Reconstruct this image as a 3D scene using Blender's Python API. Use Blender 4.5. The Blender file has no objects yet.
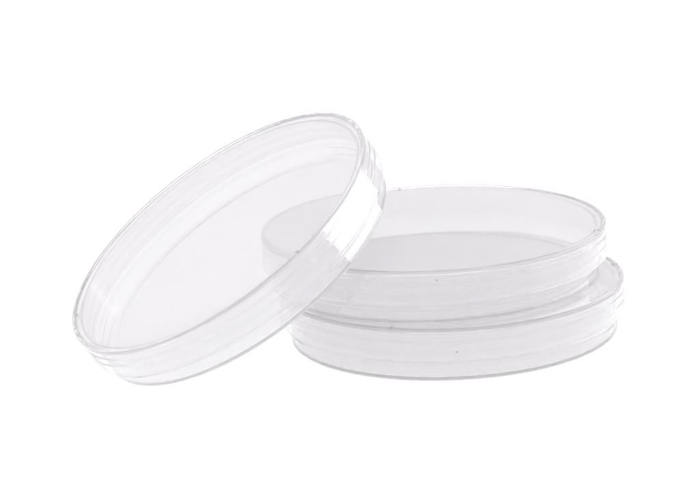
import bpy, bmesh, math
import numpy as np
from mathutils import Vector, Matrix, Quaternion

# ------------------------------------------------------------------ scene
S = 0.046                      # metres per lid radius (a 92 mm petri dish)
scene = bpy.context.scene
col = scene.collection

H   = 0.3150                   # overall height of a closed dish, in lid radii
HS  = 0.1960                   # height of the lid skirt
RB  = 0.9555                   # outer radius of the base
TL  = 0.017                   # wall thickness of the moulding
RIDGE = 0.007                  # stacking ridge round the lid


# ------------------------------------------------------------------ materials
HAZE = 0.13
CLOUD = (0.882, 0.874, 0.884)


def plastic(name, tint, ripple=0.25, seed=0.0):
    m = bpy.data.materials.new(name)
    m.use_nodes = True
    nt = m.node_tree
    b = nt.nodes['Principled BSDF']
    b.inputs['Base Color'].default_value = (*tint, 1)
    b.inputs['Transmission Weight'].default_value = 1.0
    b.inputs['Roughness'].default_value = 0.0
    b.inputs['IOR'].default_value = 1.57
    # turning marks left by the mould: fine rings that run round the wall
    tc = nt.nodes.new('ShaderNodeTexCoord')
    mp = nt.nodes.new('ShaderNodeMapping')
    mp.inputs['Location'].default_value = (seed, seed * 0.7, seed * 1.3)
    mp.inputs['Scale'].default_value = (0.6, 0.6, 750)
    nz = nt.nodes.new('ShaderNodeTexNoise')
    nz.inputs['Scale'].default_value = 1.0
    nz.inputs['Detail'].default_value = 0.5
    bp = nt.nodes.new('ShaderNodeBump')
    bp.inputs['Strength'].default_value = ripple
    bp.inputs['Distance'].default_value = 0.000011
    # broad sink waviness of the thin sheet
    n2 = nt.nodes.new('ShaderNodeTexNoise')
    n2.inputs['Scale'].default_value = 45.0
    n2.inputs['Detail'].default_value = 1.0
    b2 = nt.nodes.new('ShaderNodeBump')
    b2.inputs['Strength'].default_value = 0.25
    b2.inputs['Distance'].default_value = 0.00002
    L = nt.links.new
    L(tc.outputs['Object'], mp.inputs['Vector'])
    L(mp.outputs['Vector'], nz.inputs['Vector'])
    L(tc.outputs['Object'], n2.inputs['Vector'])
    L(n2.outputs['Fac'], b2.inputs['Height'])
    L(nz.outputs['Fac'], bp.inputs['Height'])
    L(b2.outputs['Normal'], bp.inputs['Normal'])
    L(bp.outputs['Normal'], b.inputs['Normal'])
    # polystyrene is slightly cloudy: a little of the light is scattered both ways
    df = nt.nodes.new('ShaderNodeBsdfDiffuse')
    tl = nt.nodes.new('ShaderNodeBsdfTranslucent')
    for n in (df, tl):
        n.inputs['Color'].default_value = (*CLOUD, 1)
    mx = nt.nodes.new('ShaderNodeMixShader'); mx.inputs[0].default_value = 0.5
    L(df.outputs[0], mx.inputs[1]); L(tl.outputs[0], mx.inputs[2])
    mix = nt.nodes.new('ShaderNodeMixShader')
    # drag marks from the mould make the cloudiness run in fine bands round the walls
    hz = nt.nodes.new('ShaderNodeMapRange')
    hz.inputs['From Min'].default_value = 0.52; hz.inputs['From Max'].default_value = 0.68
    hz.inputs['To Min'].default_value = HAZE * 0.92; hz.inputs['To Max'].default_value = HAZE * 1.4
    L(nz.outputs['Fac'], hz.inputs['Value']); 
    # haze is stronger on the broad flat faces than on the side walls
    sx = nt.nodes.new('ShaderNodeSeparateXYZ'); L(tc.outputs['Normal'], sx.inputs[0])
    ab = nt.nodes.new('ShaderNodeMath'); ab.operation = 'ABSOLUTE'; L(sx.outputs['Z'], ab.inputs[0])
    fl = nt.nodes.new('ShaderNodeMapRange')
    fl.inputs['From Min'].default_value = 0.3; fl.inputs['From Max'].default_value = 0.95
    fl.inputs['To Min'].default_value = 1.15; fl.inputs['To Max'].default_value = 1.65
    L(ab.outputs[0], fl.inputs['Value'])
    mu = nt.nodes.new('ShaderNodeMath'); mu.operation = 'MULTIPLY'
    L(hz.outputs['Result'], mu.inputs[0]); L(fl.outputs['Result'], mu.inputs[1])
    L(mu.outputs[0], mix.inputs[0])
    L(b.outputs[0], mix.inputs[1]); L(mx.outputs[0], mix.inputs[2])
    L(mix.outputs[0], nt.nodes['Material Output'].inputs['Surface'])
    return m


def simple(name, colour, rough):
    m = bpy.data.materials.new(name)
    m.use_nodes = True
    b = m.node_tree.nodes['Principled BSDF']
    b.inputs['Base Color'].default_value = (*colour, 1)
    b.inputs['Roughness'].default_value = rough
    b.inputs['Specular IOR Level'].default_value = 0.0
    return m


M_LID = plastic('clear_polystyrene_lid', (0.995, 0.994, 0.996), 0.30, 0.3)
M_BASE = plastic('clear_polystyrene_base', (0.995, 0.994, 0.996), 0.40, 2.1)
M_SPECK = simple('grey_speck', (0.45, 0.43, 0.47), 0.6)


def added_glow_ground():
    """White ground with added emission: it glows evenly to wash out cast shadows."""
    m = simple('white_ground_added_glow', (0.30, 0.30, 0.30), 0.5)
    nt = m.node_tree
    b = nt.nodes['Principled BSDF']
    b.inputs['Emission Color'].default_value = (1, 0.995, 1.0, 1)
    b.inputs['Emission Strength'].default_value = ADDED_GROUND_GLOW
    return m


ADDED_GROUND_GLOW = 0.79  # emission added to the white ground to hide shadows
M_ADDED_GLOW_GROUND = added_glow_ground()


# ------------------------------------------------------------------ geometry
def arc(cx, cz, r, a0, a1, n):
    return [(cx + r * math.cos(math.radians(a0 + (a1 - a0) * i / n)),
             cz + r * math.sin(math.radians(a0 + (a1 - a0) * i / n))) for i in range(n + 1)]


def lathe(name, prof, mat, parent, seg=256):
    """Revolve a closed outline (first and last point on the axis) into one mesh."""
    bm = bmesh.new()
    rings = []
    for r, z in prof:
        if r < 1e-6:
            rings.append([bm.verts.new((0, 0, z * S))])
        else:
            rings.append([bm.verts.new((r * S * math.cos(2 * math.pi * k / seg),
                                        r * S * math.sin(2 * math.pi * k / seg), z * S)) for k in range(seg)])
    for a, b in zip(rings[:-1], rings[1:]):
        for k in range(seg):
            k2 = (k + 1) % seg
            if len(a) == 1:
                bm.faces.new((a[0], b[k], b[k2]))
            elif len(b) == 1:
                bm.faces.new((a[k], b[0], a[k2]))
            else:
                bm.faces.new((a[k], b[k], b[k2], a[k2]))
    bmesh.ops.recalc_face_normals(bm, faces=bm.faces)
    for f in bm.faces:
        f.smooth = True
    return link(name, bm, mat, parent)


def link(name, bm, mat, parent):
    me = bpy.data.meshes.new(name)
    bm.to_mesh(me); bm.free()
    me.materials.append(mat)
    o = bpy.data.objects.new(name, me)
    col.objects.link(o)
    if parent:
        o.parent = parent
    return o


def groove(r, z, d):
    """A fine turned line round an outside wall, walked in whichever direction suits the outline."""
    down = r > 0.98
    g = [(r, z - 0.008), (r, z - 0.004), (r - d, z - 0.001), (r - d, z + 0.001), (r, z + 0.004), (r, z + 0.008)]
    return g[::-1] if down else g


def lid_profile():
    top, zt = H, H - RIDGE
    p = [(0, zt), (0.3, zt), (0.6, zt), (0.9, zt), (0.962, zt), (0.966, zt)]
    p += [(0.969, zt + 0.001), (0.973, zt + 0.004)]                  # inner flank of the ridge
    p += arc(0.979, top - 0.003, 0.003, 140, 90, 3)
    p += arc(0.990, top - 0.010, 0.010, 90, 8, 6)                     # rounded outer shoulder
    p += [(1.0, H - 0.015), (1.0, H - 0.030)] + groove(1.0, H - 0.058, 0.0012)
    p += groove(1.001, H - 0.112, 0.0008) + [(1.002, H - HS + 0.018), (1.002, H - HS + 0.011)]
    p += arc(0.996, H - HS + 0.006, 0.006, 0, -90, 4)
    p += arc(0.9895, H - HS + 0.006, 0.006, -90, -180, 4)
    p += [(0.9835, H - HS + 0.010), (0.9835, H - HS + 0.04), (0.983, H - 0.10), (0.983, zt - TL - 0.022), (0.983, zt - TL - 0.016)]
    p += arc(0.971, zt - TL - 0.012, 0.012, 0, 90, 5)
    p += [(0.967, zt - TL), (0.93, zt - TL), (0.6, zt - TL), (0.3, zt - TL), (0, zt - TL)]
    return p


def base_profile():
    rim = H - RIDGE - TL - 0.004
    rc = 0.014
    p = [(0, 0.003), (0.3, 0.003), (0.6, 0.003), (0.86, 0.003)]
    p += [(0.885, 0.0022), (0.905, 0.0003)]                             # low foot ring
    p += arc(RB - rc, rc, rc, -90, 0, 8)
    p += [(RB, rc + 0.003), (RB, rc + 0.010)] + groove(RB, 0.078, 0.0012) + groove(RB - 0.001, 0.176, 0.0008) + [(RB - 0.002, rim - 0.018), (RB - 0.002, rim - 0.010)]
    p += arc(RB - 0.008, rim - 0.006, 0.006, 0, 90, 4)
    p += arc(RB - TL + 0.006, rim - 0.006, 0.006, 90, 180, 4)
    p += [(RB - TL, rim - 0.010), (RB - TL, 0.16), (RB - TL, 0.07), (RB - TL, 0.038), (RB - TL, 0.033)]
    p += arc(RB - TL - 0.010, 0.003 + TL + 0.010, 0.010, 0, -90, 6)
    p += [(RB - TL - 0.013, 0.003 + TL), (RB - TL - 0.020, 0.003 + TL), (0.86, 0.003 + TL), (0.6, 0.003 + TL), (0.3, 0.003 + TL), (0, 0.003 + TL)]
    return p


def vent_rib(lid, deg):
    """Small moulded bar crossing the lid's ridge."""
    bm = bmesh.new()
    bmesh.ops.create_cube(bm, size=1.0)
    for v in bm.verts:
        v.co = Vector((v.co.x * 0.036, v.co.y * 0.012, v.co.z * 0.014)) * S
    bmesh.ops.bevel(bm, geom=list(bm.edges), offset=0.003 * S, segments=2, affect='EDGES')
    a = math.radians(deg)
    bm.transform(Matrix.Translation((0.974 * S * math.cos(a), 0.974 * S * math.sin(a), (H - 0.004) * S))
                 @ Matrix.Rotation(a, 4, 'Z'))
    for f in bm.faces:
        f.smooth = True
    return link('vent_rib', bm, M_LID, lid)


def speck(parent, deg, r, z, size):
    bm = bmesh.new()
    bmesh.ops.create_icosphere(bm, subdivisions=2, radius=size * S)
    for i, v in enumerate(bm.verts):
        v.co *= 1 + 0.25 * math.sin(i * 2.3)
    a = math.radians(deg)
    bm.transform(Matrix.Translation((r * S * math.cos(a), r * S * math.sin(a), z * S)))
    for f in bm.faces:
        f.smooth = True
    return link('speck', bm, M_SPECK, parent)


def make_dish():
    root = bpy.data.objects.new('petri_dish', None)
    root.empty_display_size = 0.02
    col.objects.link(root)
    base = lathe('base', base_profile(), M_BASE, root)
    lid = lathe('lid', lid_profile(), M_LID, root)
    for d in (60, 180, 300):
        vent_rib(lid, d)
    return root, base, lid


def copy_dish(src):
    r = src.copy(); col.objects.link(r)
    out = [r]
    for ch in list(src.children):
        c = ch.copy(); col.objects.link(c); c.parent = r
        out.append(c)
        for g in ch.children:
            d = g.copy(); col.objects.link(d); d.parent = c
    return out


GROUP = 'clear lidded petri dishes'
n1 = Vector((-0.496867, -0.211551, 0.841647)).normalized()
placed = [
    ('clear petri dish tilted up on edge, leaning against the stacked pair to its right',
     Vector((-0.59972, -2.20194, 0.51465)), Vector((0, 0, 1)).rotation_difference(n1)),
    ('clear petri dish lying on top of another dish, upper one of the stack',
     Vector((0.49700, -1.90500, H + 0.0010)), Quaternion((0, 0, 1), math.radians(40))),
    ('clear petri dish flat on the white surface, lower one of the stack',
     Vector((0.58542, -1.96000, 0.0)), Quaternion((0, 0, 1), math.radians(67))),
]
first, b0, l0 = make_dish()
dishes = [(first, b0, l0)]
for _ in placed[1:]:
    r, *ch = copy_dish(first)
    b = [c for c in ch if c.name.startswith('base')][0]
    l = [c for c in ch if c.name.startswith('lid')][0]
    dishes.append((r, b, l))
for (r, b, l), (label, c, q) in zip(dishes, placed):
    r.location = c * S
    r.rotation_mode = 'QUATERNION'
    r.rotation_quaternion = q
    r['label'] = label
    r['category'] = 'petri dish'
    r['group'] = GROUP
# small inclusions in the plastic
speck(dishes[1][2], -92 - 40, 0.989, H - 0.055, 0.0038)
speck(dishes[1][1], 40 - 40, 0.55, 0.018, 0.006)
speck(dishes[0][2], 75, 0.60, H - 0.015, 0.004)
speck(dishes[2][2], -92 - 67, 0.991, 0.18, 0.0042)
speck(dishes[2][2], -18 - 67, 0.90, H - RIDGE - 0.008, 0.006)
speck(dishes[2][2], 5 - 67, 0.91, H - RIDGE - 0.008, 0.005)

# the white surface they rest on, given an added glow
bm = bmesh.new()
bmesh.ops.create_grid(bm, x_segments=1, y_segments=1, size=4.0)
glow_ground = link('added_glow_ground', bm, M_ADDED_GLOW_GROUND, None)
glow_ground.location = (0, 2.0, -0.0002)
glow_ground['kind'] = 'structure'

# ------------------------------------------------------------------ camera
el, roll, D, f = 0.260986, -0.057284, math.exp(2.774112), math.exp(7.784019)
F = Vector((0, math.cos(el), -math.sin(el)))
Rt = Vector((1, 0, 0))
U = Rt.cross(F)
cr, sr = math.cos(roll), math.sin(roll)
X = cr * Rt + sr * U
Y = -sr * Rt + cr * U
cam = bpy.data.cameras.new('camera')
cam.sensor_width = 36
cam.lens = f * 36 / 700
cam.clip_start = 0.01
cam.clip_end = 100
co = bpy.data.objects.new('camera', cam)
col.objects.link(co)
m = Matrix((X, Y, -F)).transposed().to_4x4()
m.translation = -F * D * S
co.matrix_world = m
scene.camera = co


# ------------------------------------------------------------------ light
def area(name, loc, target, sx, sy, power):
    l = bpy.data.lights.new(name, 'AREA')
    l.shape = 'RECTANGLE'; l.size = sx; l.size_y = sy; l.energy = power
    o = bpy.data.objects.new(name, l)
    col.objects.link(o)
    o.location = loc
    o.rotation_euler = (Vector(target) - Vector(loc)).to_track_quat('-Z', 'Y').to_euler()
    return o


C0 = (0.0, -0.09, 0.0)
area('overhead_softbox', (0.0, 0.15, 1.5), (0, 0.15, 0), 0.9, 0.9, 10)
area('side_softbox_right', (0.75, 0.0, 0.22), (0, -0.08, 0.02), 0.90, 0.34, 3.0)
area('side_softbox_left', (-0.8, -0.15, 0.5), C0, 0.4, 0.6, 2.5)

w = bpy.data.worlds.new('World')
scene.world = w
w.use_nodes = True
# pale studio room: walls a little brighter than the ceiling
wn = w.node_tree
bg = wn.nodes['Background']
tc = wn.nodes.new('ShaderNodeTexCoord')
sp = wn.nodes.new('ShaderNodeSeparateXYZ')
rp = wn.nodes.new('ShaderNodeValToRGB')
rp.color_ramp.elements[0].position = 0.0
rp.color_ramp.elements[0].color = (0.84, 0.83, 0.85, 1)
rp.color_ramp.elements[1].position = 0.62
rp.color_ramp.elements[1].color = (0.70, 0.69, 0.705, 1)
e = rp.color_ramp.elements.new(0.27); e.color = (0.80, 0.79, 0.81, 1)
wn.links.new(tc.outputs['Generated'], sp.inputs[0])
wn.links.new(sp.outputs['Z'], rp.inputs['Fac'])
wn.links.new(rp.outputs['Color'], bg.inputs['Color'])
bg.inputs['Strength'].default_value = 1.0

# ------------------------------------------------------------------ render
scene.render.engine = 'CYCLES'
cy = scene.cycles
cy.max_bounces = 64
cy.transmission_bounces = 64
cy.glossy_bounces = 32
cy.diffuse_bounces = 16
cy.caustics_refractive = True
cy.caustics_reflective = True
cy.sample_clamp_indirect = 4
cy.blur_glossy = 0.0
cy.use_denoising = True
scene.view_settings.view_transform = 'Standard'
scene.view_settings.look = 'None'
scene.view_settings.exposure = 0
scene.view_settings.gamma = 1
